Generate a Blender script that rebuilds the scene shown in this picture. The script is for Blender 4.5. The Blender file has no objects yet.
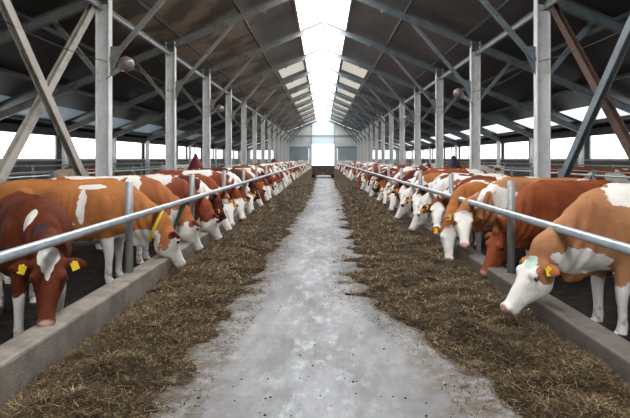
import bpy, bmesh, math, random
import numpy as np
from mathutils import Vector, Matrix, noise
random.seed(7); np.random.seed(7)
C = bpy.context.scene.collection
sc = bpy.context.scene
PI = math.pi

# ------------------------------------------------------------------ camera
HC = 1.85
cd = bpy.data.cameras.new('camera'); cam = bpy.data.objects.new('camera', cd); C.objects.link(cam)
cam.location = (0, 0, HC); cam.rotation_euler = (PI/2, 0, 0)
cd.sensor_width = 36; cd.lens = 500/630*36
cd.shift_x = -8/630; cd.shift_y = -50.5/630
cd.clip_end = 400
sc.camera = cam
# ------------------------------------------------------------------ world, exposure
DAY = 9.5
w = bpy.data.worlds.new('overcast_sky'); sc.world = w; w.use_nodes = True
bg = w.node_tree.nodes['Background']; bg.inputs[0].default_value = (.93, .97, 1, 1); bg.inputs[1].default_value = 4.0
sc.view_settings.view_transform = 'Standard'; sc.view_settings.look = 'None'
sc.view_settings.gamma = 1; sc.view_settings.use_curve_mapping = False
sc.view_settings.exposure = 0.25
sc.cycles.max_bounces = 7; sc.cycles.diffuse_bounces = 4; sc.cycles.glossy_bounces = 3
sc.cycles.sample_clamp_indirect = 6
try: sc.cycles.use_denoising = True
except Exception: pass

# ------------------------------------------------------------------ node helpers
class NT:
    def __init__(s, name):
        s.m = bpy.data.materials.new(name); s.m.use_nodes = True
        s.t = s.m.node_tree; s.n = s.t.nodes; s.b = s.n['Principled BSDF']
    def new(s, k, **kw):
        x = s.n.new(k)
        for a, v in kw.items(): setattr(x, a, v)
        return x
    def put(s, inp, v):
        if isinstance(v, bpy.types.NodeSocket): s.t.links.new(v, inp)
        elif isinstance(v, (tuple, list)) and len(v) == 3 and inp.type == 'RGBA': inp.default_value = (*v, 1)
        else: inp.default_value = v
    def math(s, op, a, b=0.0, clamp=False):
        x = s.new('ShaderNodeMath', operation=op, use_clamp=clamp); s.put(x.inputs[0], a); s.put(x.inputs[1], b); return x.outputs[0]
    def vm(s, op, a, b=(0, 0, 0)):
        x = s.new('ShaderNodeVectorMath', operation=op); s.put(x.inputs[0], a); s.put(x.inputs[1], b)
        return x.outputs['Value'] if op == 'LENGTH' else x.outputs[0]
    def mix(s, f, a, b):
        x = s.new('ShaderNodeMix', data_type='RGBA'); s.put(x.inputs[0], f); s.put(x.inputs[6], a); s.put(x.inputs[7], b); return x.outputs[2]
    def step(s, v, lo, hi):
        x = s.new('ShaderNodeMapRange', interpolation_type='SMOOTHSTEP'); s.put(x.inputs[0], v); x.inputs[1].default_value = lo; x.inputs[2].default_value = hi
        return x.outputs[0]
    def noise(s, vec, scale, detail=3, rough=.55, dist=0):
        x = s.new('ShaderNodeTexNoise'); s.put(x.inputs['Vector'], vec); x.inputs['Scale'].default_value = scale
        x.inputs['Detail'].default_value = detail; x.inputs['Roughness'].default_value = rough; x.inputs['Distortion'].default_value = dist
        return x.outputs['Fac']
    def obj(s): return s.new('ShaderNodeTexCoord').outputs['Object']
    def sep(s, v): return s.new_sep(v)
    def new_sep(s, v):
        x = s.new('ShaderNodeSeparateXYZ'); s.put(x.inputs[0], v); return x.outputs
    def bump(s, h, strength=.3, dist=.01):
        x = s.new('ShaderNodeBump'); x.inputs['Strength'].default_value = strength; x.inputs['Distance'].default_value = dist
        s.put(x.inputs['Height'], h); s.t.links.new(x.outputs[0], s.b.inputs['Normal'])
    def fin(s, col, rough=.7, metal=0.0, spec=.4):
        s.put(s.b.inputs['Base Color'], col); s.put(s.b.inputs['Roughness'], rough); s.b.inputs['Metallic'].default_value = metal
        s.b.inputs['Specular IOR Level'].default_value = spec
        return s.m

def paint(name, c, c2=None, scale=3, rough=.6, metal=0., bump=.15, spec=.4):
    k = NT(name); o = k.obj(); c2 = c2 or tuple(x*.6 for x in c)
    f = k.step(k.noise(o, scale, 5, .65), .42, .72)
    g = k.noise(o, scale*14, 3)
    col = k.mix(f, c, c2); col = k.mix(k.math('MULTIPLY', g, .35), col, tuple(x*.75 for x in c))
    k.bump(g, bump, .004); return k.fin(col, rough, metal, spec)

def glow(name, col, strength, base=(.9, .92, .95)):
    k = NT(name); k.fin(base, .4)
    k.b.inputs['Emission Color'].default_value = (*col, 1); k.b.inputs['Emission Strength'].default_value = strength
    return k.m

M = {}
M['post'] = paint('white_painted_steel', (.80, .81, .80), (.58, .57, .55), 2.0, .5)
M['postbase'] = paint('blue_grey_steel', (.20, .25, .28), (.12, .15, .17), 4, .5)
M['steel'] = paint('grey_steel', (.24, .24, .225), (.13, .125, .115), 2.5, .45)
M['steelblue'] = paint('blue_grey_painted_steel', (.19, .23, .25), (.11, .13, .14), 2.5, .45)
M['steeltan'] = paint('weathered_tan_steel', (.46, .43, .38), (.27, .22, .18), 2.5, .55)
M['rust'] = paint('rusted_steel', (.125, .07, .052), (.07, .045, .04), 3, .75)
M['galv'] = paint('galvanised_pipe', (.48, .53, .56), (.33, .37, .40), 6, .35, .5)
M['galvdull'] = paint('dull_galvanised_steel', (.36, .38, .38), (.2, .2, .2), 5, .5, .3)
M['dark'] = paint('dark_grey_sheet', (.075, .075, .072), (.04, .04, .04), 3, .6)
M['cable'] = paint('black_cable', (.03, .03, .03), None, 3, .6)
M['wallgrey'] = paint('grey_concrete_panel', (.13, .127, .118), (.06, .057, .05), 1.2, .85)
M['endwall'] = paint('pale_sheet_cladding', (.52, .56, .57), (.40, .44, .46), .6, .5)
M['enddoor'] = paint('blue_grey_door_sheet', (.27, .32, .35), (.2, .24, .27), .7, .5)
M['wood'] = paint('dark_weathered_timber', (.085, .06, .048), (.04, .03, .025), 4, .8)
M['rubber'] = paint('black_rubber', (.02, .02, .02), None, 4, .8)
M['cloth'] = paint('maroon_tarpaulin', (.17, .012, .022), (.08, .008, .012), 3, .65)
M['navy'] = paint('navy_tarpaulin', (.03, .035, .07), (.05, .012, .02), 3, .65)
M['tag'] = paint('yellow_plastic', (.85, .62, .03), (.8, .5, .02), 9, .4, bump=.02)
M['tagorange'] = paint('orange_plastic', (.9, .38, .03), None, 9, .4, bump=.02)
M['green'] = paint('green_strap', (.06, .30, .17), None, 9, .6)
M['eye'] = paint('dark_eye', (.012, .008, .006), None, 9, .12, spec=.8, bump=0)
M['nostril'] = paint('dark_nostril', (.03, .015, .012), None, 9, .6)
M['skylight'] = glow('translucent_skylight_sheet', (1, 1, 1), DAY)
M['pane'] = glow('daylit_window_film', (.97, .99, 1), 2.2)
M['rooflight'] = glow('fibreglass_rooflight', (.97, .92, .80), .42, (.4, .38, .33))
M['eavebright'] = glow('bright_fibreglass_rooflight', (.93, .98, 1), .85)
M['eavedim'] = glow('dim_fibreglass_rooflight', (.6, .8, 1), .10, (.3, .35, .4))  # weaker, bluer emission for the left eave panels
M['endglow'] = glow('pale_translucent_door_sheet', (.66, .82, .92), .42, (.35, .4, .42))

def roof_mat():
    k = NT('dull_roof_sheet'); g = k.new('ShaderNodeNewGeometry').outputs['Position']; s = k.new_sep(g)
    # transverse sheet ribs + stains; sheets on the camera's left carry buff patches
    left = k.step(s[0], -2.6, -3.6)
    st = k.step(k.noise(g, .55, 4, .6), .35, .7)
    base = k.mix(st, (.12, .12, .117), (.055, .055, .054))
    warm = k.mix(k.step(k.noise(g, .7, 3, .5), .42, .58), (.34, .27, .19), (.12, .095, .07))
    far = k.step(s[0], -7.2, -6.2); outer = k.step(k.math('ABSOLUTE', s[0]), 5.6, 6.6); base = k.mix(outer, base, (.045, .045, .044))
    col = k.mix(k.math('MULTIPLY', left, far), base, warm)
    wv = k.math('SINE', k.math('MULTIPLY', s[1], 2*PI/.30))
    k.bump(wv, .12, .010)
    return k.fin(col, .42, .25, .5)
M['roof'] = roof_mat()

def concrete_alley():
    k = NT('worn_alley_concrete'); g = k.new('ShaderNodeNewGeometry').outputs['Position']; s = k.new_sep(g)
    st = k.vm('MULTIPLY', g, (1, .35, 1))
    n1 = k.noise(st, 1.3, 6, .65); n2 = k.noise(g, 9, 6, .7); n3 = k.noise(g, 55, 3)
    col = k.mix(k.step(n1, .38, .62), (.21, .212, .216), (.33, .335, .345))
    # pale worn track down the middle
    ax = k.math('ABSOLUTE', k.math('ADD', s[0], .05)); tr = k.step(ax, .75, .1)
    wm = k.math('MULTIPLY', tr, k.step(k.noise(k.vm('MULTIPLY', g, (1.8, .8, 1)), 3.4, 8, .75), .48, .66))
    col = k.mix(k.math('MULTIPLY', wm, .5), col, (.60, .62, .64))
    col = k.mix(k.math('MULTIPLY', k.step(n2, .52, .7), .45), col, (.20, .19, .17))
    col = k.mix(k.math('MULTIPLY', k.step(n3, .62, .75), .5), col, (.12, .10, .08))
    # hay dust near the beds
    dust = k.math('MULTIPLY', k.step(k.math('ABSOLUTE', s[0]), .35, 1.2), k.step(k.noise(g, 5, 7, .78), .36, .60))
    col = k.mix(k.math('MULTIPLY', dust, .8), col, (.13, .10, .07))
    k.bump(k.math('ADD', n2, n3), .3, .004)
    return k.fin(col, k.math('ADD', k.math('MULTIPLY', n2, .2), .68), 0, .12)
M['alley'] = concrete_alley()

def muck_mat():
    k = NT('dark_trodden_muck'); g = k.new('ShaderNodeNewGeometry').outputs['Position']
    n = k.noise(g, 7, 6, .7)
    k.bump(n, .9, .06)
    return k.fin(k.mix(k.step(n, .4, .65), (.006, .005, .004), (.032, .023, .018)), .85, 0, .2)
M['muck'] = muck_mat()

def curb_mat():
    k = NT('stained_kerb_concrete'); g = k.new('ShaderNodeNewGeometry').outputs['Position']; s = k.new_sep(g)
    n = k.noise(g, 3, 7, .7); n2 = k.noise(k.vm('MULTIPLY', g, (1, 1, 4)), 14, 5, .7)
    col = k.mix(k.step(n, .38, .65), (.27, .235, .195), (.15, .13, .115))
    # patches where worn trowel marks whiten the aisle faces
    scr = k.math('MULTIPLY', k.step(n2, .57, .7), k.step(s[2], .30, .2))
    col = k.mix(k.math('MULTIPLY', scr, .6), col, (.36, .37, .38))
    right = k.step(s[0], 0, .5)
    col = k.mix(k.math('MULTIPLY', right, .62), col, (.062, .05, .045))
    k.bump(k.math('ADD', n, n2), .5, .012)
    return k.fin(col, .75)
M['curb'] = curb_mat()

def hay_base():
    k = NT('brown_silage'); g = k.new('ShaderNodeNewGeometry').outputs['Position']
    n = k.noise(g, 24, 6, .75); n2 = k.noise(g, 2.2, 4, .6)
    col = k.mix(k.step(n, .38, .66), (.016, .010, .006), (.105, .067, .035))
    col = k.mix(k.math('MULTIPLY', k.step(n2, .45, .7), .5), col, (.07, .046, .024))
    k.bump(n, 1.0, .05)
    return k.fin(col, .9, 0, .15)
def hay_blade():
    k = NT('straw_blades'); g = k.new('ShaderNodeNewGeometry')
    r = g.outputs['Random Per Island']; n = k.noise(g.outputs['Position'], 1.6, 3)
    cr = k.new('ShaderNodeValToRGB'); k.put(cr.inputs[0], r); e = cr.color_ramp.elements
    e[0].position = 0; e[0].color = (.026, .015, .008, 1); e[1].position = 1; e[1].color = (.62, .49, .30, 1)
    for p, c in ((.40, (.065, .041, .02, 1)), (.74, (.15, .102, .052, 1)), (.92, (.33, .24, .13, 1))):
        x = e.new(p); x.color = c
    col = k.mix(k.math('MULTIPLY', k.step(n, .4, .65), .5), cr.outputs[0], (.045, .03, .015))
    return k.fin(col, .8, 0, .2)
M['hay'] = hay_base(); M['straw'] = hay_blade()

# ------------------------------------------------------------------ mesh helpers
class MB:
    def __init__(s): s.v = []; s.f = []
    def add(s, v, f):
        b = len(s.v); s.v += [tuple(x) for x in v]; s.f += [tuple(b+i for i in q) for q in f]
    def box(s, x0, x1, y0, y1, z0, z1):
        s.add([(x, y, z) for x in (x0, x1) for y in (y0, y1) for z in (z0, z1)],
              [(0, 1, 3, 2), (4, 6, 7, 5), (0, 4, 5, 1), (2, 3, 7, 6), (0, 2, 6, 4), (1, 5, 7, 3)])
    def bar(s, a, b, wd, dp, up=(0, 0, 1)):
        a = Vector(a); b = Vector(b); t = (b-a).normalized(); sd = t.cross(Vector(up)).normalized(); u = sd.cross(t)
        pts = [p + sd*x*wd/2 + u*z*dp/2 for p in (a, b) for x, z in ((-1, -1), (1, -1), (1, 1), (-1, 1))]
        s.add(pts, [(3, 2, 1, 0), (4, 5, 6, 7), (0, 1, 5, 4), (1, 2, 6, 5), (2, 3, 7, 6), (3, 0, 4, 7)])
    def ibeam(s, a, b, wd, dp, up=(0, 0, 1), tf=.018, tw=.012):
        a = Vector(a); b = Vector(b); t = (b-a).normalized(); sd = t.cross(Vector(up)).normalized(); u = sd.cross(t)
        for k in (-1, 1): s.bar(a+u*k*(dp/2-tf/2), b+u*k*(dp/2-tf/2), wd, tf, u)
        s.bar(a, b, tw, dp-2*tf, u)
    def tube(s, pts, r, n=10, cap=True):
        pts = [Vector(p) for p in pts]; rr = r if isinstance(r, (list, tuple)) else [r]*len(pts)
        rings = []; prev = None
        for i, p in enumerate(pts):
            t = (pts[min(i+1, len(pts)-1)] - pts[max(i-1, 0)]).normalized()
            if prev is None: sd = t.cross(Vector((0, 0, 1)) if abs(t.z) < .9 else Vector((1, 0, 0))).normalized()
            else: sd = (prev - t*prev.dot(t)).normalized()
            prev = sd; u = sd.cross(t)
            rings.append([p + (sd*math.cos(2*PI*j/n) + u*math.sin(2*PI*j/n))*rr[i] for j in range(n)])
        s.loft(rings, cap)
    def loft(s, rings, cap=True):
        n = len(rings[0]); v = [p for r in rings for p in r]; f = []
        for i in range(len(rings)-1):
            for j in range(n): f.append((i*n+j, i*n+(j+1) % n, (i+1)*n+(j+1) % n, (i+1)*n+j))
        if cap: f.append(tuple(range(n))[::-1]); f.append(tuple((len(rings)-1)*n+j for j in range(n)))
        s.add(v, f)
    def sphere(s, c, r, nu=14, nv=9):
        c = Vector(c); r = Vector(r) if not isinstance(r, (int, float)) else Vector((r, r, r)); rings = []
        for i in range(nv):
            a = PI*(i+.5)/nv
            rings.append([c + Vector((r.x*math.sin(a)*math.cos(2*PI*j/nu), r.y*math.sin(a)*math.sin(2*PI*j/nu), -r.z*math.cos(a))) for j in range(nu)])
        s.loft(rings)
    def mesh(s, name):
        m = bpy.data.meshes.new(name); m.from_pydata(s.v, [], s.f); m.update()
        bm = bmesh.new(); bm.from_mesh(m); bmesh.ops.recalc_face_normals(bm, faces=bm.faces); bm.to_mesh(m); bm.free()
        return m
    def build(s, name, mat, parent=None, smooth=False, bevel=0, loc=None):
        m = s.mesh(name); m.materials.append(mat)
        if smooth: m.polygons.foreach_set('use_smooth', [True]*len(m.polygons))
        o = bpy.data.objects.new(name, m); C.objects.link(o)
        if parent: o.parent = parent
        if loc: o.location = loc
        if bevel:
            b = o.modifiers.new('bevel', 'BEVEL'); b.width = bevel; b.segments = 2; b.limit_method = 'ANGLE'
        return o
def tag(o, label, cat, group=None, kind=None):
    if label: o['label'] = label
    if cat: o['category'] = cat
    if group: o['group'] = group
    if kind: o['kind'] = kind
    return o
def thing(name, label, cat, loc=(0, 0, 0), rz=0, group=None, scale=1):
    o = bpy.data.objects.new(name, None); C.objects.link(o); o.location = loc; o.rotation_euler = (0, 0, rz)
    o.scale = (scale,)*3; o.empty_display_size = .2
    return tag(o, label, cat, group)
def struct(o): o['kind'] = 'structure'; return o
def dup(root, loc):
    r = root.copy(); C.objects.link(r); r.location = loc
    for ch in list(root.children):
        c = ch.copy(); C.objects.link(c); c.parent = r
        for g in ch.children:
            d = g.copy(); C.objects.link(d); d.parent = c
    return r
ORD = 'first second third fourth fifth sixth seventh eighth ninth tenth eleventh twelfth thirteenth fourteenth fifteenth sixteenth seventeenth eighteenth nineteenth twentieth'.split()

# ------------------------------------------------------------------ the setting
Y0, Y1 = -16.4, 85.9
FR = [1.6 + 6*i for i in range(-3, 15)]      # frames
RIDGE = HC + 6.96; SL = .412; XW = 13.5
def rz(x): return RIDGE - SL*abs(x)
m = MB(); m.box(-2.3, 2.3, Y0, Y1+4, -.2, 0); struct(m.build('floor', M['alley']))
for nm, sx in (('floor_left', -1), ('floor_right', 1)):
    m = MB(); m.box(*sorted((sx*2.3, sx*XW)), Y0, Y1, -.2, 0); struct(m.build(nm, M['muck']))
m = MB(); m.box(-60, 60, Y1+4, Y1+60, -.25, -.02); m.box(-60, -XW-.2, -40, Y1+60, -.25, -.03); m.box(XW+.2, 60, -40, Y1+60, -.25, -.03); m.box(-60, 60, -60, Y0, -.25, -.03)
struct(m.build('ground', paint('pale_yard_concrete', (.45, .45, .43), None, 1, .9)))
# roof slopes with gaps for skylight, rooflights and eave lights
def slope(mb, x0, x1, y0, y1, sx, t=.03):
    v = []
    for x in (x0, x1):
        for y in (y0, y1):
            for dz in (.17, .17+t): v.append((sx*x, y, rz(x)+dz))
    mb.add(v, [(0, 1, 3, 2), (4, 6, 7, 5), (0, 4, 5, 1), (2, 3, 7, 6), (0, 2, 6, 4), (1, 5, 7, 3)])
RL = [(y+.55, y+5.2) for y in FR if 31 < y < 84]
EL = [(y+.8, y+5.2) for y in FR if 0 < y < 84]
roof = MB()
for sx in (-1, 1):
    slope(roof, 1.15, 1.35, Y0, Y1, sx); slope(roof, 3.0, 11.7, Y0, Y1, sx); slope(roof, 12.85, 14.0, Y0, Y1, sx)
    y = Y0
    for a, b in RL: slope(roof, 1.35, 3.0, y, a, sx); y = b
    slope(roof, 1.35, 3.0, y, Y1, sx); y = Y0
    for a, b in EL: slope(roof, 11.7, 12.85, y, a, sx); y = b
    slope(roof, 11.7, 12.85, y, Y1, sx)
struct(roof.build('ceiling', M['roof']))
m = MB()
for sx in (-1, 1): slope(m, 0, 1.15, Y0, Y1, sx)
struct(m.build('window_100', M['skylight']))
for sx in (-1, 1):
    sd = 'left' if sx < 0 else 'right'
    for i, (a, b) in enumerate(RL):
        m = MB(); slope(m, 1.35, 3.0, a, b, sx)
        lb = f'pale fibreglass roof panel beside the skylight on the {sd}, {ORD[i]} counted from the camera'
        struct(m.build(f'window_{101+i+(20 if sx>0 else 0)}', M['rooflight']))
    for i, (a, b) in enumerate(EL):
        m = MB(); slope(m, 11.7, 12.85, a, b, sx)
        lb = f'{"bright white" if sx > 0 else "dim bluish"} roof panel low above the {sd} windows, {ORD[i]} from the camera'
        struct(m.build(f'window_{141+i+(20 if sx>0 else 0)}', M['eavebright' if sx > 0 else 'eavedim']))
# side walls
wi = 0
for sx in (-1, 1):
    sd = 'left' if sx < 0 else 'right'
    m = MB(); X0, X1_ = sorted((sx*XW, sx*(XW+.2)))
    m.box(X0, X1_, Y0, Y1, 0, 1.80); m.box(X0, X1_, Y0, Y1, HC+1.14, rz(XW)+.1)
    for y in FR: m.box(X0, X1_, y-.25, y+.25, 1.8, HC+1.14)
    if sx > 0:
        pass
    struct(m.build('wall_'+sd, M['wallgrey']))
    m = MB(); m.box(*sorted((sx*(XW-.14), sx*(XW-.002))), Y0, Y1, HC+1.14, HC+1.5); struct(m.build(f'trim_{1 if sx<0 else 2}', M['dark']))
    m = MB(); m.box(*sorted((sx*(XW-.06), sx*(XW-.002))), Y0, Y1, 1.72, 1.82); struct(m.build(f'trim_{3 if sx<0 else 4}', M['galvdull']))
    for y in FR[:-1]:
        wi += 1
        m = MB(); xx = sx*(XW+.08); m.box(*sorted((xx, xx+sx*.02)), y+.25, y+5.75, 1.80, HC+1.14)
        wn = struct(m.build(f'window_{wi}', M['pane']))
        f = MB(); xa = sorted((sx*(XW-.0), sx*(XW+.07)))
        f.box(*xa, y+.25, y+.31, 1.8, HC+1.14); f.box(*xa, y+5.69, y+5.75, 1.8, HC+1.14)
        if y > 40 or y < 0: f.box(*xa, y+2.9, y+3.1, 1.8, HC+1.14)
        f.box(*xa, y+.31, y+5.69, 1.8, 1.84)
        if sx < 0: f.box(*xa, y+.31, y+5.69, 1.93, 1.965)
        f.build('window_frame', M['galvdull'], wn)
        # dark blinds closing part of far bays
        if (sx < 0 and y > 32 and int(y) % 4 != 1) or (sx > 0 and 31 < y < 36):
            b = MB()
            ya, yb = (y+.3, y+2.7) if sx < 0 else (y+.3, y+1.2)
            b.box(*sorted((sx*(XW-.03), sx*(XW-.01))), ya, yb, 1.8, HC+1.14); b.build('blind', M['dark'], wn)
# far end wall
m = MB(); ye = Y1
def gable(mb, xa, xb, y, t, z0):
    v = [(x, yy, z) for yy in (y, y+t) for x, z in ((xa, z0), (xb, z0), (xb, rz(xb)+.15), (xa, rz(xa)+.15))]
    mb.add(v, [(0, 1, 2, 3), (7, 6, 5, 4), (0, 4, 5, 1), (1, 5, 6, 2), (2, 6, 7, 3), (3, 7, 4, 0)])
for sx in (-1, 1):
    g = lambda a, b, z0: gable(m, *sorted((sx*a, sx*b)), ye, .2, z0)
    g(1.9, 2.5, 0); g(2.5, 6.1, 3.75); g(6.1, 8.4, 0); g(8.4, 12.4, 3.2); g(12.4, 13.7, 0)
    m.box(*sorted((sx*8.4, sx*12.4)), ye, ye+.2, 0, 1.8)
struct(m.build('wall_far', M['endwall']))
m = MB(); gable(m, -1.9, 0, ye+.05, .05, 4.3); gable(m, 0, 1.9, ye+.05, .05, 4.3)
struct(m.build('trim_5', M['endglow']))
m = MB(); m.box(-6.6, 6.6, ye-.16, ye-.02, HC+3.8, HC+3.98); struct(m.build('trim_6', M['steel']))
m = MB(); m.box(-6.3, -1.95, ye-.08, ye-.0, 3.8, 3.95); m.box(1.95, 6.3, ye-.08, ye-.0, 3.8, 3.95); m.box(-1.98, -1.88, ye-.1, ye, 0, 8); m.box(1.88, 1.98, ye-.1, ye, 0, 8)
struct(m.build('trim_7', M['galvdull']))
for i, sx in enumerate((-1, 1)):
    d = MB(); d.box(*sorted((sx*2.55, sx*4.27)), ye+.02, ye+.1, 0, 3.72); d.box(*sorted((sx*4.33, sx*6.05)), ye+.02, ye+.1, 0, 3.72)
    dd = struct(d.build(f'door_{i+1}', M['enddoor']))
    f = MB()
    for x in (2.52, 4.27, 6.05): f.box(*sorted((sx*x, sx*(x+.08))), ye-.02, ye+.05, 0, 3.75)
    f.box(*sorted((sx*2.5, sx*6.13)), ye-.02, ye+.05, 3.66, 3.76); f.build('door_frame', M['steelblue'], dd)
    wi += 1
    p = MB(); p.box(*sorted((sx*8.4, sx*12.4)), ye+.08, ye+.1, 1.8, 3.2); struct(p.build(f'window_{wi}', M['pane']))
m = MB()
for sx in (-1, 1):
    gable(m, *sorted((sx*3.0, sx*13.7)), Y0-.2, .2, 0)
gable(m, -3.0, 0, Y0-.2, .2, 4.6); gable(m, 0, 3.0, Y0-.2, .2, 4.6)
struct(m.build('wall_near_added', M['endwall']))  # unseen gable behind the camera, added to cut flat fill light
# open doorway to daylight: sliding leaf parked outside is unseen; pale yard wall beyond
# ------------------------------------------------------------------ steel frame
def side(sx): return 'left' if sx < 0 else 'right'
cols = {}
for sx in (-1, 1):
    x = sx*5.96; vis = 0
    proto = None
    for y in FR:
        if y < 7: continue
        n = sum(1 for q in FR if 7 < q <= y)
        lb = (f'white steel column on the {side(sx)} of the alley, {ORD[n-1]} from the camera' if n < 9 else
              f'pale distant steel column in the far {side(sx)} run of columns')
        if n == 1: lb = f'white steel column nearest the camera, at the {side(sx)} end of the cross braces'
        if proto is None:
            t = thing('steel_column', lb, 'column', (x, y, 0), 0, f'steel columns on the {side(sx)} side')
            ztop = rz(6)-.02
            c = MB()
            c.box(-.18, -.155, -.12, .12, .02, ztop+.1); c.box(.155, .18, -.12, .12, .02, ztop+.1); c.box(-.155, .155, -.03, .03, .02, ztop-.28)
            c.build('shaft', M['post'], t)
            b = MB(); b.box(-.25, .25, -.2, .2, 0, .03); b.build('base_plate', M['galvdull'], t)
            b = MB(); b.box(-.186, .186, -.126, .126, .02, 1.05); b.build('base_sleeve', M['postbase'], t)
            s = -sx   # direction of alley
            st_ = M['steel'] if sx < 0 else M['steelblue']
            k = MB(); k.bar((s*.18, 0, HC+2.65), (s*2.45, 0, rz(3.55)-.2), .12, .12, (0, 1, 0)); k.build('knee_brace', st_, t)
            k = MB(); k.bar((-s*.18, 0, HC+2.3), (-s*1.36, 0, rz(7.36)-.2), .12, .12, (0, 1, 0)); k.build('knee_brace', st_, t)
            k = MB()
            k.add([(s*.18, .006, HC+2.25), (s*.18, .006, HC+3.05), (s*.55, .006, HC+3.05), (s*.18, -.006, HC+2.25), (s*.18, -.006, HC+3.05), (s*.55, -.006, HC+3.05)],
                  [(0, 1, 2), (5, 4, 3), (0, 3, 4, 1), (1, 4, 5, 2), (2, 5, 3, 0)])
            k.box(-.24, .24, -.14, .14, ztop-.05, ztop-.02)
            k.build('gusset_plate', st_, t)
            proto = t
        else:
            t = dup(proto, (x, y, 0)); t['label'] = lb
    # outer wall posts
    proto = None
    for y in FR:
        if y < 13: continue
        n = sum(1 for q in FR if 13 < q <= y)
        lb = (f'pale steel wall post between the {side(sx)} windows, {ORD[n-1]} from the camera' if n < 7 else f'pale wall post between the far {side(sx)} windows')
        if proto is None:
            t = MB(); t.ibeam((0, 0, 0), (0, 0, HC+1.3), .2, .24, (1, 0, 0), .02, .015)
            proto = tag(t.build('wall_post', M['post'], loc=(sx*13.2, y, 0)), lb, 'post', f'wall posts on the {side(sx)} side')
        else:
            q = proto.copy(); C.objects.link(q); q.location = (sx*13.2, y, 0); q['label'] = lb
    # rafters
    mesh = None
    for y in FR:
        if y < 7: continue
        n = sum(1 for q in FR if 7 < q <= y)
        lb = (f'{ORD[n-1]} sloping steel rafter from the camera on the {side(sx)} roof slope' if n < 10 else f'small distant rafter on the far {side(sx)} roof slope')
        if mesh is None:
            t = MB(); t.ibeam((0, 0, RIDGE-.08), (sx*13.4, 0, rz(13.4)-.08), .15, .27, (0, 0, 1), .02, .014)
            for xx in (2.4, 7.36, 10): t.box(*sorted((sx*xx-.12, sx*xx+.12)), -.07, .07, rz(xx)-.25, rz(xx)-.02)
            t.box(*sorted((0, sx*.16)), -.05, .05, RIDGE-.34, RIDGE-.2)
            o = t.build('rafter', M['steel'] if sx < 0 else M['steelblue'], loc=(0, y, 0)); mesh = o
        else:
            o = mesh.copy(); C.objects.link(o); o.location = (0, y, 0)
        tag(o, lb, 'rafter', f'rafters of the {side(sx)} slope')
    # longitudinal members
    t = MB(); t.ibeam((sx*6, Y0, rz(6)-.38), (sx*6, Y1, rz(6)-.38), .10, .16)
    tag(t.build('eave_beam', M['galvdull']), f'long horizontal steel tie beam joining the heads of the {side(sx)} columns', 'beam')
    for j, xx in enumerate((1.2, 3.25, 5.6, 8.0, 10.3, 12.9)):
        t = MB(); z = rz(xx)+.11; t.bar((sx*xx, Y0, z), (sx*xx, Y1, z), .10, .12)
        tag(t.build('purlin', M['dark'] if j else M['galvdull']), f'long roof purlin on the {side(sx)} slope, {ORD[j]} out from the skylight', 'purlin', f'purlins of the {side(sx)} slope')
t = MB(); t.bar((0, Y0, RIDGE+.12), (0, Y1, RIDGE+.12), .05, .08); tag(t.build('ridge_bar', M['galvdull']), 'thin bar along the peak of the skylight', 'bar')
# cross braces between the first two columns each side
for sx in (-1, 1):
    ma, mb_ = (M['steeltan'], M['steeltan']) if sx < 0 else (M['steelblue'], M['rust'])
    for k, (a, b) in enumerate((((0, 7.98, rz(6)-.3), (0, 13.4, .06)), ((0, 13.45, rz(6)-.3), (0, 8.25, .06)))):
        t = MB(); off = .14*(-1 if k else 1)*-sx
        mt = (ma, mb_)[k]
        t.bar((off-.0, a[1], a[2]), (off, b[1], b[2]), .02, .2, (1, 0, 0)) if 0 else t.ibeam((off, a[1], a[2]), (off, b[1], b[2]), .2, .14, (1, 0, 0), .02, .02)
        lab = [['tan steel diagonal brace running down towards the nearest left column', 'tan steel diagonal brace leaning from the top of the nearest left column'],
               ['blue grey diagonal brace running down behind the nearest right column foot', 'rusty brown diagonal brace leaning from the top of the nearest right column']][sx > 0][k]
        tag(t.build('cross_brace', mt, loc=(sx*6, 0, 0)), lab, 'brace', f'cross braces on the {side(sx)}')
# pipes through the columns at low level behind the cows
for sx in (-1, 1):
    t = thing('stall_railing', f'grey pipe railing of the back stalls on the {side(sx)} side', 'railing', (sx*9.0, 0, 0))
    r = MB(); r.tube([(0, 6, 1.29), (0, 84, 1.29)], .035, 8); r.build('rail', M['galv'], t)
    r = MB(); r.tube([(0, 6, 1.42), (0, 84, 1.42)], .022, 8); r.build('rail', M['galvdull'], t)
    y = 7.0
    while y < 84:
        r = MB(); r.box(-.05, .05, y-.05, y+.05, 0, 1.47); r.build('post', M['galvdull'], t); y += 2.4
    t = thing('stall_railing', f'low pipe railing along the foot of the {side(sx)} windows', 'railing', (sx*11.6, 0, 0))
    for z in (1.25, 1.55):
        r = MB(); r.tube([(0, 6, z), (0, 84, z)], .03, 8); r.build('rail', M['galvdull'], t)
    for i in range(20):
        r = MB(); y = 8+i*4; r.box(-.04, .04, y-.04, y+.04, 0, 1.6); r.build('post', M['galvdull'], t)
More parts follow.
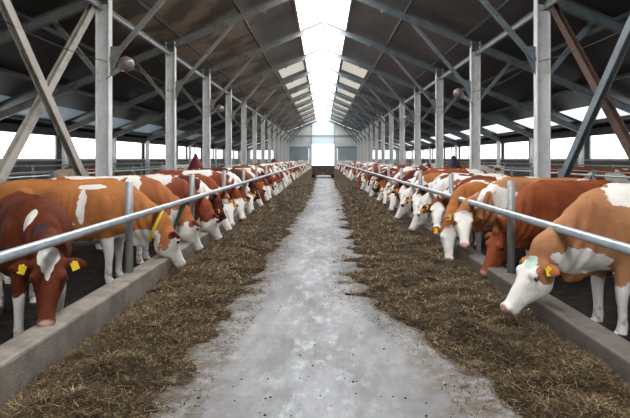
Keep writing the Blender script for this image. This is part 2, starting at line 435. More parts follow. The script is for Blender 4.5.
# curbs and feed rails
XR = 2.42
for sx in (-1, 1):
    s = side(sx)
    c = MB(); ys = np.linspace(-6, 84, 46)
    for a, b in zip(ys[:-1], ys[1:]):
        pass
    c.box(*sorted((sx*2.29, sx*2.56)), -6, 84, 0, .38 if sx < 0 else .33)
    tag(c.build('concrete_curb', M['curb'], bevel=.025), f'{"grey" if sx<0 else "dark stained"} concrete feed kerb along the {s} side of the alley', 'curb')
    t = thing('feed_rail', f'galvanised neck rail on posts along the {s} feed kerb', 'railing', (sx*XR, 0, 0))
    r = MB(); r.tube([(0, -5, 1.105 if sx < 0 else 1.13), (0, 84, 1.13)], .045, 14); r.build('rail_pipe', M['galv'], t, True)
    y0 = 3.2+ (.02 if sx > 0 else 0)
    py = [6.46+3.1*k + (.2 if sx > 0 else 0) for k in range(-2, 26)]
    base = clamp = None
    for y in py:
        if base is None:
            b = MB(); b.box(-.045, .045, -.045, .045, 0, 1.04); b.box(-.04, .04, -.04, .04, 0, .01)
            b = MB(); b.tube([(0, 0, 0), (0, 0, 1.22)], .05, 12)
            base = b.build('rail_post', M['galvdull'], t, True, loc=(sx*.085, y, .33))
            q = MB(); q.tube([(sx*.085, 0, 0), (-sx*.01, 0, 0)], .012, 8); q.tube([(sx*.135, -.03, .0), (-sx*.04, -.03, 0)], .008, 6)
            q.box(-.055, .14, -.02, .02, -.05, -.04) if sx > 0 else q.box(-.14, .055, -.02, .02, -.05, -.04)
            clamp = q.build('clamp', M['galv'], t, loc=(0, y, 1.13))
        else:
            for src, lc in ((base, (sx*.085, y, .33)), (clamp, (0, y, 1.13))):
                o = src.copy(); C.objects.link(o); o.parent = t; o.location = lc

# ------------------------------------------------------------------ silage beds (stuff)
LE = [(0, -1.3), (3.5, -1.25), (4.8, -1.22), (6.5, -1.08), (9, -.98), (13, -.82), (22, -.6), (45, -.55), (85, -.6)]
RE = [(0, 1.45), (3.5, 1.35), (4.3, 1.32), (5.0, 1.10), (5.8, .85), (6.6, .45), (7.4, .35), (8.6, .50), (10, .6), (13, .62), (18, .72), (30, .8), (45, .8), (85, .8)]
def edge(tab, y): return float(np.interp(y, [a for a, b in tab], [b for a, b in tab]))
def thick(sx, x, y):
    e = abs(edge(LE if sx < 0 else RE, y)); u = abs(x)-e
    n = noise.fractal(Vector((x*1.6+sx*9, y*1.3, 3.1)), .9, 2.0, 4)
    n2 = noise.noise(Vector((x*6, y*6, sx*4.)))
    n3 = noise.noise(Vector((x*17, y*17, sx*4.)))
    lump = noise.noise(Vector((x*3.1+5, y*2.7, 7+sx)))
    W = 2.29-e; uu = u/W
    amp = 1.0 if sx < 0 else 1.05
    thin = 1.0
    if sx > 0: thin = .9 + .1*min(1, max(0, (abs(x)-1.0)/.6))
    h = amp*(.15*min(1, max(-1, uu*2.2))*thin + .04*n + .050*lump) + .034*n2*min(1, max(0, uu*3+.3)) + .013*n3 - .012
    # thinly covered ground close to the kerb near the camera
    if sx < 0 and y < 6.5 and abs(x) > 1.95: h -= .05*(abs(x)-1.95)/.3
    return h
def bed(sx):
    bm = MB(); v = []; f = []
    ys = list(np.arange(2.2, 9, .035)) + list(np.arange(9, 20, .08)) + list(np.arange(20, 84, .35))
    nx = 60
    P = []
    for y in ys:
        e = abs(edge(LE if sx < 0 else RE, y)) - .25
        for i in range(nx):
            x = e + (2.30-e)*i/(nx-1); P.append((sx*x, y, max(-.03, thick(sx, sx*x, y))))
    F = [(r*nx+i, r*nx+i+1, (r+1)*nx+i+1, (r+1)*nx+i) for r in range(len(ys)-1) for i in range(nx-1)]
    me = bpy.data.meshes.new('silage_bed'); me.from_pydata(P, [], F); me.materials.append(M['hay']); me.polygons.foreach_set('use_smooth', [True]*len(F)); me.update()
    o = bpy.data.objects.new('silage_bed', me); C.objects.link(o)
    tag(o, f'brown chopped silage heaped along the {side(sx)} kerb', 'silage', kind='stuff')
    # loose blades
    V = []; F = []
    def blade(x, y, z, L, wd, tilt):
        a = random.random()*2*PI; dx, dy = math.cos(a), math.sin(a); dz = math.sin(tilt)
        px, py_ = -dy*wd, dx*wd; b = len(V); k = random.uniform(-.3, .3)*L
        V.extend([(x-px, y-py_, z), (x+px, y+py_, z), (x+dx*L/2-py_*k*9+px, y+dy*L/2+py_, z+dz*L/2+.004), (x+dx*L/2-px, y+dy*L/2-py_, z+dz*L/2+.004), (x+dx*L+k*dy, y+dy*L-k*dx, z+dz*L*.8)])
        F.extend([(b, b+1, b+2, b+3), (b+3, b+2, b+4)])
    for (ya, yb, n, L0, L1, wd) in ((2.4, 5.5, 30000, .025, .10, .0018), (5.5, 9, 24000, .03, .11, .0028), (9, 16, 17000, .05, .15, .0045), (16, 34, 12000, .08, .22, .009)):
        for _ in range(n):
            y = random.uniform(ya, yb); e = abs(edge(LE if sx < 0 else RE, y))
            q = random.random(); x = e - .3*(1-q)**4*1.2 + (2.27-e)*q
            h = thick(sx, sx*x, y)
            if h < -.012 and random.random() < .8: continue
            blade(sx*x, y, max(h, 0)+random.uniform(0, .012), random.uniform(L0, L1)*(1.6 if random.random() < .03 else 1), wd*random.uniform(.7, 1.6), random.uniform(-.1, .55)*(.25 if h < 0.01 else 1))
    me = bpy.data.meshes.new('loose_straw'); me.from_pydata(V, [], F); me.materials.append(M['straw']); me.update()
    o = bpy.data.objects.new('loose_straw', me); C.objects.link(o)
    tag(o, f'loose pale straw stalks lying on the silage by the {side(sx)} kerb', 'straw', kind='stuff')
bed(-1); bed(1)
# crumbs on the alley
V = MB()
for _ in range(240):
    y = 3.4 + 14*random.random()**1.5; x = random.uniform(-1.2, 1.3)
    r = random.uniform(.003, .010)
    V.sphere((x, y, r*.5), (r*random.uniform(.7, 1.5), r, r*.7), 6, 4)
tag(V.build('crumbs', M['muck']), 'small dark crumbs of dung and feed scattered on the bare concrete', 'crumbs', kind='stuff')

# ------------------------------------------------------------------ cows
def ring(c, sd, up, a, b, n=28, p=2.3, eg=0):
    out = []
    for j in range(n):
        t = 2*PI*j/n; cx, sy = math.cos(t), math.sin(t)
        x = math.copysign(abs(cx)**(2/p), cx)*a; y = math.copysign(abs(sy)**(2/p), sy)*b
        x *= 1 - eg*sy
        out.append(c + sd*x + up*y)
    return out
def smooth_path(keys, n):
    """Catmull-Rom through tuples"""
    K = [np.array(k, float) for k in keys]; K = [2*K[0]-K[1]] + K + [2*K[-1]-K[-2]]; out = []
    for i in range(1, len(K)-2):
        for j in range(n):
            t = j/n; a, b, c, d = K[i-1:i+3]
            out.append(.5*((2*b)+(-a+c)*t+(2*a-5*b+4*c-d)*t*t+(-a+3*b-3*c+d)*t**3))
    out.append(K[-2]); return out
HL = .60
HEADS = [(-.06, .080, .080), (.0, .118, .105), (.12, .135, .130), (.30, .138, .152), (.42, .122, .150), (.55, .098, .125), (.70, .078, .095), (.83, .070, .078), (.92, .074, .074), (.98, .062, .060), (1.02, .036, .038)]
def build_cow(name, poll, dirv, voxel=.02, roll=0, legs=0.0, lie=False):
    Z = Vector((0, 0, 1)); Y = Vector((0, 1, 0)); parts = MB()
    # torso
    T = [(-.98, 1.17, .07, .10), (-.95, 1.14, .13, .18), (-.86, 1.09, .20, .26), (-.70, 1.04, .265, .335), (-.50, 1.01, .285, .375), (-.2, .965, .31, .415), (.1, .955, .345, .43),
         (.35, .97, .325, .425), (.55, .995, .275, .40), (.72, .985, .225, .375), (.86, .95, .18, .32), (.96, .92, .11, .22)]
    P = smooth_path(T, 3)
    parts.loft([ring(Vector((q[0], 0, q[1])), Y, Z, q[2], q[3], 32, 2.25, .10) for q in P])
    d = Vector(dirv).normalized(); poll = Vector(poll)
    hs = Z.cross(d); hs = hs.normalized() if hs.length > .05 else Y.copy()
    hu = d.cross(hs)
    if hu.z < 0 and False: hu = -hu
    if roll: hs, hu = hs*math.cos(roll)+hu*math.sin(roll), hu*math.cos(roll)-hs*math.sin(roll)
    # neck
    pc = poll - hu*.10 + d*.02
    mid = Vector((.62, 0, 1.03)).lerp(pc, .5) + Vector((.05, 0, .0))
    K = [(.40, 0, 1.03, .20, .36), (.66, 0, 1.01, .185, .30), (mid.x, mid.y*.8, mid.z-.03, .155, .265), (*(mid*.35+pc*.65+Vector((0, 0, .02))), .128, .205), (*pc, .105, .135)]
    P = smooth_path(K, 5); rg = []; fr = []
    for i, q in enumerate(P):
        c = Vector(q[:3]); a = Vector(P[max(i-1, 0)][:3]); b = Vector(P[min(i+1, len(P)-1)][:3]); t = (b-a).normalized()
        u = i/(len(P)-1); sd = (Y*(1-u)+hs*u).normalized(); sd = (sd - t*sd.dot(t)).normalized(); up = t.cross(sd)
        rg.append(ring(c, sd, up, q[3], q[4], 26, 2.1)); fr.append((c, sd, up, q[3], q[4]))
    parts.loft(rg)
    # dewlap under the neck
    dl = []
    for i in range(3, len(fr)-3):
        c, sd, up, a, b = fr[i]; k = math.sin(PI*(i-3)/(len(fr)-7)); dl.append(ring(c-up*(b*.9), sd, up, .022+.035*k, .03+.09*k, 12, 2))
    parts.loft(dl)
    # head
    hr = []
    for q in smooth_path([(s, a, b) for s, a, b in HEADS], 3):
        s, a, b = q; c = poll + d*(s*HL) - hu*(b)
        c = c - hu*(.0 if s < .5 else (s-.5)*.02)
        hr.append(ring(c, hs, hu, a, b, 24, 2.6, -.10 if s < .5 else .0))
    parts.loft(hr)
    for k in (-1, 1):   # brow and cheek masses, nostril wings
        e = poll + d*(.30*HL) + hs*k*.100 - hu*.045; parts.sphere(e, .054)
        e = poll + d*(.93*HL) + hs*k*.045 - hu*.035; parts.sphere(e, .036)
        # ear
        er = []; o = poll + d*(.07*HL) + hs*k*.085 - hu*.055
        ax = (hs*k*1.0 - d*.05 - Vector((0, 0, .28)) - hu*.10).normalized(); au = (hu - ax*hu.dot(ax)).normalized(); aw = ax.cross(au)
        for s, wv, th in ((0, .028, .024), (.05, .036, .022), (.10, .055, .020), (.155, .058, .018), (.20, .042, .016), (.235, .018, .012)):
            er.append(ring(o+ax*s, aw, au, wv, th, 14, 2))
        parts.loft(er)
    parts.sphere(poll + d*.01 - hu*.03, (.07, .07, .055))
    # legs
    for k in (-1, 1):
        yk = k*.175; sh = legs*k
        K = [(.50, k*.13, 1.02, .09, .20), (.53, k*.165, .80, .085, .135), (.53+sh*.3, yk, .62, .068, .085), (.55+sh*.6, yk, .43, .054, .060), (.545+sh*.8, yk, .28, .040, .042), (.545+sh, yk, .14, .046, .048), (.56+sh, yk, .09, .045, .055), (.575+sh, yk, .05, .056, .070), (.58+sh, yk, .0, .062, .080)]
        P = smooth_path(K, 3); X = Vector((1, 0, 0))
        parts.loft([ring(Vector(q[:3]), X, Y, q[4], q[3], 18, 2.1) for q in P])
        sh = -legs*k*.8
        K = [(-.66, k*.13, 1.06, .10, .25), (-.64, k*.17, .86, .115, .235), (-.62+sh*.2, k*.185, .70, .095, .165), (-.70+sh*.5, yk, .56, .058, .085), (-.775+sh*.7, yk, .46, .048, .068), (-.765+sh*.8, yk, .32, .038, .046), (-.755+sh, yk, .14, .046, .05), (-.735+sh, yk, .09, .045, .055), (-.71+sh, yk, .05, .056, .070), (-.70+sh, yk, .0, .062, .080)]
        P = smooth_path(K, 3)
        parts.loft([ring(Vector(q[:3]), X, Y, q[4], q[3], 18, 2.1) for q in P])
        parts.sphere((-.52, k*.235, 1.22), (.11, .055, .075))      # hip bone
        parts.sphere((.50, k*.20, .98), (.13, .10, .26))           # shoulder blade
    parts.sphere((-.50, 0, .60), (.19, .15, .14))                  # udder
    parts.tube([(-.95, 0, 1.28), (-1.02, 0, 1.22), (-1.06, 0, 1.02), (-1.05, 0, .75), (-1.03, .02, .55), (-1.03, .02, .40), (-1.02, .02, .30)], [.035, .032, .025, .024, .034, .042, .02], 10)
    me = parts.mesh(name); ob = bpy.data.objects.new(name, me); C.objects.link(ob)
    r = ob.modifiers.new('r', 'REMESH'); r.mode = 'VOXEL'; r.voxel_size = voxel; r.use_smooth_shade = True
    s = ob.modifiers.new('s', 'SMOOTH'); s.factor = .5; s.iterations = max(2, int(5*.02/voxel))
    dg = bpy.context.evaluated_depsgraph_get(); dg.update()
    out = bpy.data.meshes.new_from_object(ob.evaluated_get(dg)); out.name = name
    bpy.data.objects.remove(ob); bpy.data.meshes.remove(me)
    n = len(out.vertices); co = np.empty(n*3); out.vertices.foreach_get('co', co); co = co.reshape(-1, 3)
    no = np.empty(n*3); out.vertices.foreach_get('normal', no); no = no.reshape(-1, 3)
    disp = np.zeros(n); ay = np.abs(co[:, 1])
    for (x, y, z, rx, rz_, amt) in ((-.30, .27, 1.17, .13, .09, -.045), (-.42, .28, .82, .07, .16, -.025), (.27, .32, 1.05, .06, .25, -.022), (.74, .18, 1.0, .06, .22, -.028),
                                    (.52, .25, 1.12, .10, .20, .020), (-.66, .27, .95, .16, .2, .018), (-.52, .27, 1.24, .06, .05, .03), (-.93, .12, 1.16, .05, .05, .03), (.64, .2, .84, .10, .10, .025)):
        g = np.exp(-((co[:, 0]-x)/rx)**2 - ((co[:, 2]-z)/rz_)**2 - ((ay-y)/.15)**2); disp += amt*g
    disp += .022*np.exp(-(co[:, 1]/.035)**2)*(co[:, 2] > 1.25)*(co[:, 0] < .6)
    disp += .006*np.sin(co[:, 0]*2*PI/.085)*np.exp(-((co[:, 0]-.02)/.22)**2-((co[:, 2]-1.0)/.22)**2)
    disp += .010*np.sin((co[:, 0]+.35*co[:, 2])*2*PI/.11)*np.exp(-((co[:, 0]-.95)/.16)**2)*(co[:, 2] > .5)
    nz_ = np.array([noise.noise(Vector(c)*5) + .5*noise.noise(Vector(c)*13) for c in co]); disp += .0085*nz_
    co = co + no*disp[:, None]; out.vertices.foreach_set('co', co.ravel())
    rel = co - np.array(poll); hd = np.stack([rel@np.array(d)/HL, rel@np.array(hs), rel@np.array(hu)], 1)
    at = out.attributes.new('hd', 'FLOAT_VECTOR', 'POINT'); at.data.foreach_set('vector', hd.astype(np.float32).ravel())
    out.polygons.foreach_set('use_smooth', [True]*len(out.polygons))
    out.materials.append(None)
    # small child parts
    kids = []
    for k in (-1, 1):
        e = MB(); e.sphere(poll + d*(.33*HL) + hs*k*.136 - hu*.055, .023); kids.append(('eye', e.mesh('eye'), 'eye'))
        e = MB(); e.sphere(poll + d*(.985*HL) + hs*k*.034 - hu*.040, (.014, .014, .012)); kids.append(('nostril', e.mesh('nostril'), 'nostril'))
    tags = []
    for k in (-1, 1):
        o = poll + d*(.07*HL) + hs*k*.085 - hu*.055
        ax = (hs*k*1.0 - d*.05 - Vector((0, 0, .28)) - hu*.10).normalized()
        au = (hu - ax*hu.dot(ax)).normalized(); aw = ax.cross(au)
        c = o + ax*.11 + au*.024
        e = MB(); e.bar(c - Vector((0, 0, .0)), c + (Vector((0, 0, -1))*.8+ax*.3).normalized()*.075, .062, .008, au); e.sphere(c, .012, 8, 5)
        tags.append(('ear_tag', e.mesh('ear_tag'), 'tag'))
    ci = len(fr)-7; c, sd, up, a, b = fr[ci]
    t = (fr[ci+1][0]-fr[ci-1][0]).normalized()
    e = MB(); r0 = ring(c-t*.02, sd, up, a*1.10, b*1.08, 30, 2.1); r1 = ring(c+t*.02, sd, up, a*1.08, b*1.06, 30, 2.1); r2 = ring(c+t*.02, sd, up, a*.9, b*.9, 30, 2.1); r3 = ring(c-t*.02, sd, up, a*.92, b*.92, 30, 2.1)
    e.loft([r3, r0, r1, r2, r3], False); col = ('collar', e.mesh('collar'), 'tag')
    return dict(body=out, kids=kids, tags=tags, collar=col)

def coat(name, c1, c2, white=.5, scale=1.7, blobs=(), face='white', sock=.42, belly=.62, ear=None, eyepatch=0.0, muzzle=(.42, .25, .21), seed=None):
    k = NT(name); o = k.obj(); hd = k.new('ShaderNodeAttribute', attribute_name='hd').outputs['Vector']
    rnd = k.new('ShaderNodeObjectInfo').outputs['Random']
    off = k.math('MULTIPLY', rnd, 37.0) if seed is None else float(seed)
    cmb = k.new('ShaderNodeCombineXYZ'); k.put(cmb.inputs[0], off); k.put(cmb.inputs[1], off)
    oo = k.vm('ADD', o, cmb.outputs[0])
    s = k.new_sep(o)
    W = k.mix(k.noise(oo, 9, 3), (.82, .80, .76), (.66, .62, .57))
    fur = k.noise(k.vm('MULTIPLY', oo, (30, 30, 9)), 3, 3)
    B = k.mix(k.step(k.noise(oo, 2.3, 4), .3, .7), c1, c2); B = k.mix(k.math('MULTIPLY', fur, .3), B, tuple(x*.72 for x in c1))
    wob = k.math('MULTIPLY', k.math('SUBTRACT', k.noise(oo, 7, 4, .6), .5), .9)
    wobb = k.math('MULTIPLY', k.math('SUBTRACT', k.noise(oo, 2.5, 2, .6), .5), .9)
    wob = k.math('MULTIPLY', k.math('ADD', wob, wobb), 1.9)
    n = k.noise(oo, scale, 2.0, .5, .5)
    m = k.step(n, white, white+.015)
    col = k.mix(m, B, W)
    zb = k.math('ADD', s[2], k.math('MULTIPLY', wob, .12))
    ab = k.step(k.math('ABSOLUTE', s[1]), .5, .1)
    nothead = k.step(s[0], .92, .80)
    col = k.mix(k.math('MULTIPLY', k.step(zb, belly+.015, belly-.015), nothead), col, W)
    leg = k.math('MULTIPLY', k.step(zb, sock+.02, sock-.0), nothead)
    col = k.mix(leg, col, W)
    def blob(space, ctr, rad, amt=1.0):
        v = k.vm('DIVIDE', k.vm('SUBTRACT', hd if space == 'h' else o, ctr), rad)
        L = k.math('ADD', k.vm('LENGTH', v), k.math('MULTIPLY', wob, amt)); return k.step(L, 1.03, .97)
    if face == 'white':
        col = k.mix(blob('h', (.54, 0, -.10), (.58, .20, .24), .35), col, W)
        if eyepatch: 
            for q in (-1, 1): col = k.mix(blob('h', (.33, q*.125, -.05), (eyepatch*1.5, eyepatch, eyepatch), .5), col, c2)
    elif face == 'blaze':
        col = k.mix(blob('h', (.02, 0, .0), (.15, .085, .12), .5), col, W); col = k.mix(blob('h', (.13, 0, .0), (.16, .052, .12), .5), col, W); col = k.mix(blob('h', (.24, 0, .0), (.15, .026, .12), .5), col, W)
    elif face == 'half':
        col = k.mix(blob('h', (.9, 0, -.08), (.42, .2, .22), .4), col, W); col = k.mix(blob('h', (.3, 0, .02), (.4, .045, .08), .4), col, W)
    for q in (-1, 1): col = k.mix(blob('h', (.08, q*.25, -.12), (.24, .125, .16), .1), col, ear or c2)
    for b in blobs: col = k.mix(blob(*b[1:]), col, {'w': W, 'b': B, 'd': (.06, .03, .035), 'g': (.52, .66, .58), 'p': (.45, .22, .17)}[b[0]])
    col = k.mix(blob('h', (.03, 0, -.0), (.09, .07, .05), .6), col, c2) if face == 'half' else col
    mz = k.new_sep(hd)
    inn = k.step(k.vm('LENGTH', k.vm('MULTIPLY', k.vm('SUBTRACT', hd, (1.0, 0, -.05)), (8, 10, 10))), 1.0, .7)
    col = k.mix(inn, col, muzzle)
    col = k.mix(k.step(s[2], .075, .06), col, (.05, .04, .035))
    # mud on the lower legs
    md = k.math('MULTIPLY', k.step(s[2], .42, .05), k.step(k.noise(oo, 14, 4), .48, .62)); col = k.mix(k.math('MULTIPLY', md, .7), col, (.06, .045, .035))
    k.bump(k.math('ADD', fur, k.math('MULTIPLY', k.noise(oo, 16, 4, .65), 2.0)), .45, .010)
    return k.fin(col, .7, 0, .12)

# poses: (poll, head direction) in cow space, +x is forward, +y is the cow's left
POSE = {
 'down':      ((1.29, .00, .76), (.40, .00, -.91)),
 'down_left': ((1.26, .12, .75), (.26, .30, -.90)),
 'down_right':((1.26, -.12, .75), (.26, -.30, -.90)),
 'turn_left': ((1.34, .16, .93), (.22, .55, -.80)),
 'turn_right':((1.32, -.16, 1.00), (.22, -.55, -.78)),
 'far_left':  ((1.22, .40, .70), (.14, .34, -.93)),
 'front':     ((1.19, -.05, .93), (.32, -.10, -.93)),
 'reach':     ((1.28, -.02, .76), (.56, .06, -.82)),
 'level':     ((1.35, .00, 1.38), (.80, .10, -.55)),
}
COW = {k: build_cow('cow_'+k, *v, voxel=.017) for k, v in POSE.items()}
LOW = {k: build_cow('cow_small_'+k, *POSE[k], voxel=.04) for k in ('down', 'down_left', 'down_right', 'turn_left', 'turn_right')}

OR1, OR2 = (.40, .145, .042), (.27, .08, .022)
RD1, RD2 = (.215, .050, .016), (.12, .024, .010)
TN1, TN2 = (.45, .22, .105), (.33, .135, .06)
DK1, DK2 = (.11, .028, .017), (.05, .015, .012)
CT = {}
CT['A'] = coat('red_coat_white_blaze', (.15, .036, .013), (.085, .018, .008), 2, face='blaze', sock=.5, belly=.3, blobs=(('w', 'o', (.80, -.15, 1.22), (.06, .12, .13), .45), ('d', 'o', (.98, -.08, 1.14), (.06, .09, .07), .5)))
CT['B'] = coat('orange_coat_white_streaks', (.45, .18, .058), (.34, .12, .036), 2, face='white', sock=.42, belly=.66, seed=3, blobs=(
    ('w', 'o', (.25, -.3, 1.08), (.045, .25, .26), 1.2), ('w', 'o', (.36, -.15, 1.31), (.20, .3, .035), .8), ('w', 'o', (.12, -.35, .84), (.13, .2, .035), 1.3), ('w', 'o', (.92, 0, .62), (.28, .3, .13), .6), ('b', 'h', (.08, 0, -.05), (.26, .14, .14), .4)), ear=(.13, .02, .02))
CT['C'] = coat('red_coat_white_shoulder', (.38, .14, .05), (.28, .085, .03), .62, face='white', seed=8, blobs=(
    ('w', 'o', (.45, -.2, 1.25), (.13, .3, .22), .7), ('w', 'o', (-.2, 0, 1.40), (.6, .2, .07), .9), ('w', 'o', (.05, 0, 1.35), (.2, .3, .08), .9)))
CT['D'] = coat('red_coat_white_back', (.26, .07, .03), (.18, .04, .02), .66, face='white', seed=5, blobs=(('w', 'o', (.25, 0, 1.32), (.42, .34, .14), .6),))
CT['E'] = coat('tan_coat_white_saddle', TN1, TN2, 2, face='white', sock=.48, belly=.30, seed=2, ear=(.35, .12, .05), blobs=(
    ('w', 'o', (.46, .2, 1.34), (.27, .40, .15), .9), ('w', 'o', (.33, .3, 1.17), (.06, .3, .12), 2.6), ('w', 'o', (.24, .3, .98), (.07, .3, .13), 2.6), ('w', 'o', (.02, .3, 1.15), (.12, .3, .2), 2.4), ('w', 'o', (.86, .02, .72), (.30, .22, .13), .6),
    ('w', 'o', (-.3, .2, .75), (.3, .3, .25), .9), ('b', 'h', (.02, .02, -.02), (.13, .13, .09), .7), ('b', 'h', (.20, .13, -.12), (.14, .05, .10), .3), ('g', 'h', (.14, .02, .01), (.08, .07, .03), 1.3)), muzzle=(.30, .18, .16))
CT['F'] = coat('red_coat_plain', (.30, .085, .028), (.20, .045, .018), .80, face='brown', seed=4, sock=.4, belly=.4)
CT['G'] = coat('tan_and_white_coat', TN1, TN2, .56, face='white', eyepatch=.05, seed=12, muzzle=(.62, .33, .30))
CT['H'] = coat('dark_red_white_face', RD1, RD2, .54, face='white', eyepatch=.04, muzzle=(.12, .09, .09))
CT['I'] = coat('red_white_patched', RD1, (.3, .09, .03), .48, face='white')
CT['J'] = coat('orange_white_patched', OR1, OR2, .54, face='white')
CT['K'] = coat('dark_coat', DK1, DK2, .56, face='half')
CT['L'] = coat('mostly_white_coat', OR1, OR2, .42, face='white', eyepatch=.05)
CT['M'] = coat('pale_fawn_coat', (.42, .34, .26), (.34, .26, .19), .9, face='brown', sock=.1, belly=.1)
CDESC = {'A': 'dark red cow with a white blaze', 'B': 'orange cow with thin white streaks', 'C': 'orange cow with a white shoulder', 'D': 'dark red cow with a white back', 'E': 'tan cow with a white saddle',
         'F': 'plain red brown cow', 'G': 'tan and white cow', 'H': 'dark red white-faced cow', 'I': 'red and white patched cow', 'J': 'orange and white patched cow', 'K': 'very dark brown cow', 'L': 'mostly white cow', 'M': 'pale fawn cow'}
def mk(name, mesh, mat, parent=None):
    o = bpy.data.objects.new(name, mesh); C.objects.link(o)
    if parent: o.parent = parent
    if not mesh.materials: mesh.materials.append(mat)
    elif mesh.materials[0] is None or True:
        o.material_slots[0].link = 'OBJECT'; o.material_slots[0].material = mat
    return o
def cow(pose, ct, nose, yaw, sx, label, group, scale=1.08, parts=True, tags=(0, 1), collar=None, low=False):
    """nose = (X, Y) of the muzzle; sx = -1 for the left row (facing +X)"""
    P = POSE[pose]; pl = Vector(P[0]); d = Vector(P[1]).normalized(); nz = (pl + d*HL)
    rzv = (0 if sx < 0 else PI) + yaw
    R = Matrix.Rotation(rzv, 3, 'Z'); p = R @ (nz*scale)
    loc = (nose[0]-p.x, nose[1]-p.y, 0)
    if low:
        o = mk('cow', LOW[pose]['body'], CT[ct]); o.location = loc; o.rotation_euler = (0, 0, rzv); o.scale = (scale,)*3
        return tag(o, label, 'cow', group)
    t = thing('cow', label, 'cow', loc, rzv, group, scale); S = COW[pose]
    mk('body', S['body'], CT[ct], t)
    if parts:
        for nm, me, mt in S['kids']: mk(nm, me, M[mt], t)
        for i in tags:
            nm, me, mt = S['tags'][i]; q = mk(nm, me, M[mt], t); q['label'] = 'yellow ear tag'
        if collar:
            q = mk('collar', S['collar'][1], M[collar], t); q['label'] = 'yellow collar' if collar == 'tag' else 'green collar'
    return t
NOSE = {'down': 1.95, 'down_left': 2.06, 'down_right': 2.06, 'turn_left': 2.24}
gl, gr = 'cows feeding along the left rail', 'cows feeding along the right rail'
R_ = math.radians
# left row, hand placed
cow('front', 'A', (-2.42, 4.36), R_(-50), -1, 'dark red cow with a white blaze facing the camera, nearest on the left', gl, 1.04)
cow('down_left', 'B', (-2.14, 7.75), R_(2), -1, 'orange cow with thin white streaks, whole side in view behind the first left cow', gl, 1.10, collar='tag')
cow('down_left', 'C', (-2.20, 9.1), R_(4), -1, 'orange cow with a white shoulder patch, third along the left rail', gl, 1.10, collar='green')
cow('down_left', 'D', (-2.10, 10.35), R_(0), -1, 'dark red cow with a white back, fourth along the left rail', gl, 1.07)
# right row, hand placed
cow('reach', 'E', (1.83, 5.15), R_(5), 1, 'tan cow with a white saddle and white face, nearest cow on the right', gr, 1.12, tags=(0, 1), collar=None)
cow('down', 'F', (2.22, 7.0), R_(22), 1, 'plain red brown cow beside the tan cow, head low behind the right kerb', gr, 1.08, tags=())
cow('far_left', 'J', (2.10, 8.3), R_(12), 1, 'orange cow with white face down in silage just left of a raised white head', gr, 1.03, tags=(0, 1))
cow('turn_left', 'G', (2.23, 7.85), R_(10), 1, 'tan and white cow raising a pink-nosed white face above the head of its neighbour', gr, 1.08)
cow('turn_left', 'H', (2.24, 9.85), R_(6), 1, 'dark red cow with a long white face and dark muzzle turned to the camera', gr, 1.05)
cow('down', 'I', (1.95, 11.45), R_(0), 1, 'red and white patched cow just behind the long white face on the right', gr, 1.03)
cow('turn_left', 'H', (2.22, 12.05), R_(0), 1, 'white-faced red cow leaning far out, eighth along the right rail', gr, 1.05)
cow('down', 'L', (1.95, 13.7), R_(0), 1, 'mostly white cow, ninth along the right rail', gr, 1.03)
seqL = 'KIDHLKFJDKHIKDH'; seqR = 'IKHLDFKHIKDJKHF'
poses = ['down', 'down_left', 'down_right', 'down', 'down_left', 'turn_left', 'down']
for sx in (-1, 1):
    y = 11.45 if sx < 0 else 14.85; i = 0; n0 = 5 if sx < 0 else 10
    sq = seqL if sx < 0 else seqR; gp = gl if sx < 0 else gr
    while y < 82.5:
        ct = sq[i % len(sq)]; low = i > 15
        ps = random.choice(poses)
        if sx < 0 and ps == 'turn_left': ps = 'down'
        if sx > 0 and random.random() < .5: ps = 'turn_left'
        nth = n0 + i
        lb = (f'{CDESC[ct]}, {ORD[nth-1]} from the camera along the {side(sx)} rail' if nth <= 20 else f'small distant {CDESC[ct]} in the far {side(sx)} row')
        pq = Vector(POSE[ps][0]) + Vector(POSE[ps][1]).normalized()*HL
        cow(ps, ct, (sx*(NOSE[ps] + random.uniform(.0, .14)), y - sx*pq.y*1.05), R_(random.uniform(-5, 5)), sx, lb, gp, random.uniform(1.01, 1.10), low=low, parts=not low)
        y += random.uniform(1.06, 1.25); i += 1
# cows in the stalls behind
bk = [(-8.3, 16.5, 90, 'M', 'down', 'pale fawn cow standing behind the stall railing at the left, seen between the braces'),
      (-10.2, 22, 20, 'F', 'down', 'brown cow in the back stalls at the left'),
      (9.9, 20.4, 175, 'F', 'down', 'red brown cow standing behind the nearest right column'),
      (10.1, 17.0, 160, 'I', 'down_left', 'red and white cow in the back stalls at the far right'),
      (10.4, 14.9, 150, 'K', 'down', 'dark cow in the back stalls at the right edge'),
      (8.2, 25.5, 185, 'L', 'down_left', 'mostly white cow in the back stalls right of the nearest right column'),
      (7.6, 30.0, 170, 'J', 'down', 'orange and white cow behind the second right column'),
      (8.0, 36, 180, 'I', 'level', 'red and white cow with raised head behind the third right column'),
      (-8.0, 28, 10, 'L', 'down', 'mostly white cow behind the second left column'),
      (-8.2, 33, -5, 'C', 'down', 'orange cow behind the third left column')]
for x, y, a, ct, ps, lb in bk:
    t = thing('cow', lb, 'cow', (x, y, 0), R_(a), 'cows in the back stalls', 1.08 if y > 15 else 1.0); mk('body', COW[ps]['body'], CT[ct], t)

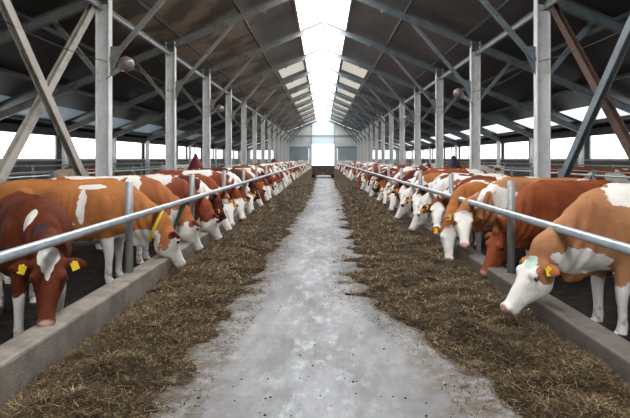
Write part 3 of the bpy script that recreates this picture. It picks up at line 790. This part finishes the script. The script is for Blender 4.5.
# ------------------------------------------------------------------ small things
# floodlights on the columns
def lamp(sx, y, lb):
    t = thing('floodlight', lb, 'lamp', (sx*6, y, HC+2.35), 0, 'floodlights on the columns'); s = -sx
    a = MB(); a.tube([(s*.17, -.16, -.22), (s*.45, -.26, -.04)], .018, 8); a.build('bracket', M['galvdull'], t)
    b = MB(); b.tube([(s*.34, -.24, -.10), (s*.56, -.26, .03), (s*.64, -.27, .08)], [.065, .075, .10], 14); b.build('housing', M['galv'], t, True)
    g = MB(); g.tube([(s*.60, -.27, .06), (s*.68, -.28, .11), (s*.78, -.29, .18), (s*.88, -.30, .25), (s*.93, -.30, .285)], [.10, .17, .205, .16, .05], 20)
    g.build('glass_globe', M['globe'], t, True)
k = NT('hazy_lamp_glass'); k.fin((.20, .155, .145), .10, 0, 1.0); M['globe'] = k.m
M['bulb'] = paint('opal_bulb', (.85, .75, .72), None, 5, .3)
lamp(-1, 13.6, 'round glass floodlight on the nearest left column'); lamp(-1, 25.6, 'small round floodlight on the third left column')
lamp(1, 19.6, 'round floodlight on the second right column'); lamp(1, 31.6, 'small floodlight on the fourth right column')
# cables strung along the columns
for sx in (-1, 1):
    pts = []
    for y in FR:
        if not 0 < y < 62: continue
        for j in range(8):
            u = j/8; pts.append((sx*(6-.2), y+6*u, HC+2.62-.16*4*u*(1-u)))
    c = MB(); c.tube(pts, .011, 5); tag(c.build('cable', M['cable']), f'thin black cable strung from column to column on the {side(sx)}', 'cable')
# tarpaulin-covered humps standing among the cows
def hump(x, y, mat, lb, hgt, rz_=0, sp=.75):
    b = MB(); rings = []
    for i, (r, z) in enumerate(((1, .0), (.96, .5), (.80, .95), (.55, 1.32), (.30, 1.62), (.12, 1.86), (.03, 1.94))):
        rings.append([Vector((math.cos(2*PI*j/20)*r*sp*(1+.10*math.sin(j*2.3+i)), math.sin(2*PI*j/20)*r*sp*.7*(1+.08*math.cos(j*3.1)), z*hgt/1.94)) for j in range(20)])
    b.loft(rings); o = b.build('draped_cover', mat, smooth=True, loc=(x, y, 0)); o.rotation_euler[2] = rz_
    return tag(o, lb, 'cover', 'peaked covers among the cows')
hump(-5.65, 22.2, M['cloth'], 'maroon peaked cover rising behind the cows at the left', 2.07, 0, .62)
hump(5.85, 22.4, M['navy'], 'dark navy and maroon peaked cover rising behind the cows at the right', 2.0, .2, .8)
hump(-5.9, 60, M['cloth'], 'small distant maroon cover among the far left cows', 1.95, .2, .9)
# low timber trailer parked across the alley
t = thing('farm_trailer', 'low dark timber trailer standing in the alley before the bright doorway', 'trailer', (0, 47.4, 0))
b = MB(); b.box(-1.05, 1.05, 0, 3.0, .42, .52); b.box(-1.08, -1.03, 0, 3.0, .5, 1.14); b.box(1.03, 1.08, 0, 3.0, .5, 1.14); b.box(-1.05, 1.05, 2.95, 3.0, .5, 1.14); b.build('bed', M['wood'], t)
for s in (-1, 1):
    b = MB()
    for i in range(5): b.box(*sorted((s*.03, s*1.02)), -.05, 0, .36+i*.155, .36+i*.155+.145)
    for xx in (.06, .5, .96): b.box(*sorted((s*xx, s*(xx+.05))), -.075, -.05, .34, 1.13)
    b.build('tailgate', M['wood'], t)
    b = MB(); b.tube([(s*.80, .6, .27), (s*1.04, .6, .27)], .27, 20); b.build('wheel', M['rubber'], t)
b = MB(); b.bar((-.9, .6, .3), (.9, .6, .3), .07, .07); b.bar((0, 3, .45), (0, 4.2, .4), .08, .08); b.build('axle', M['wood'], t)
print('objects', len(bpy.data.objects))
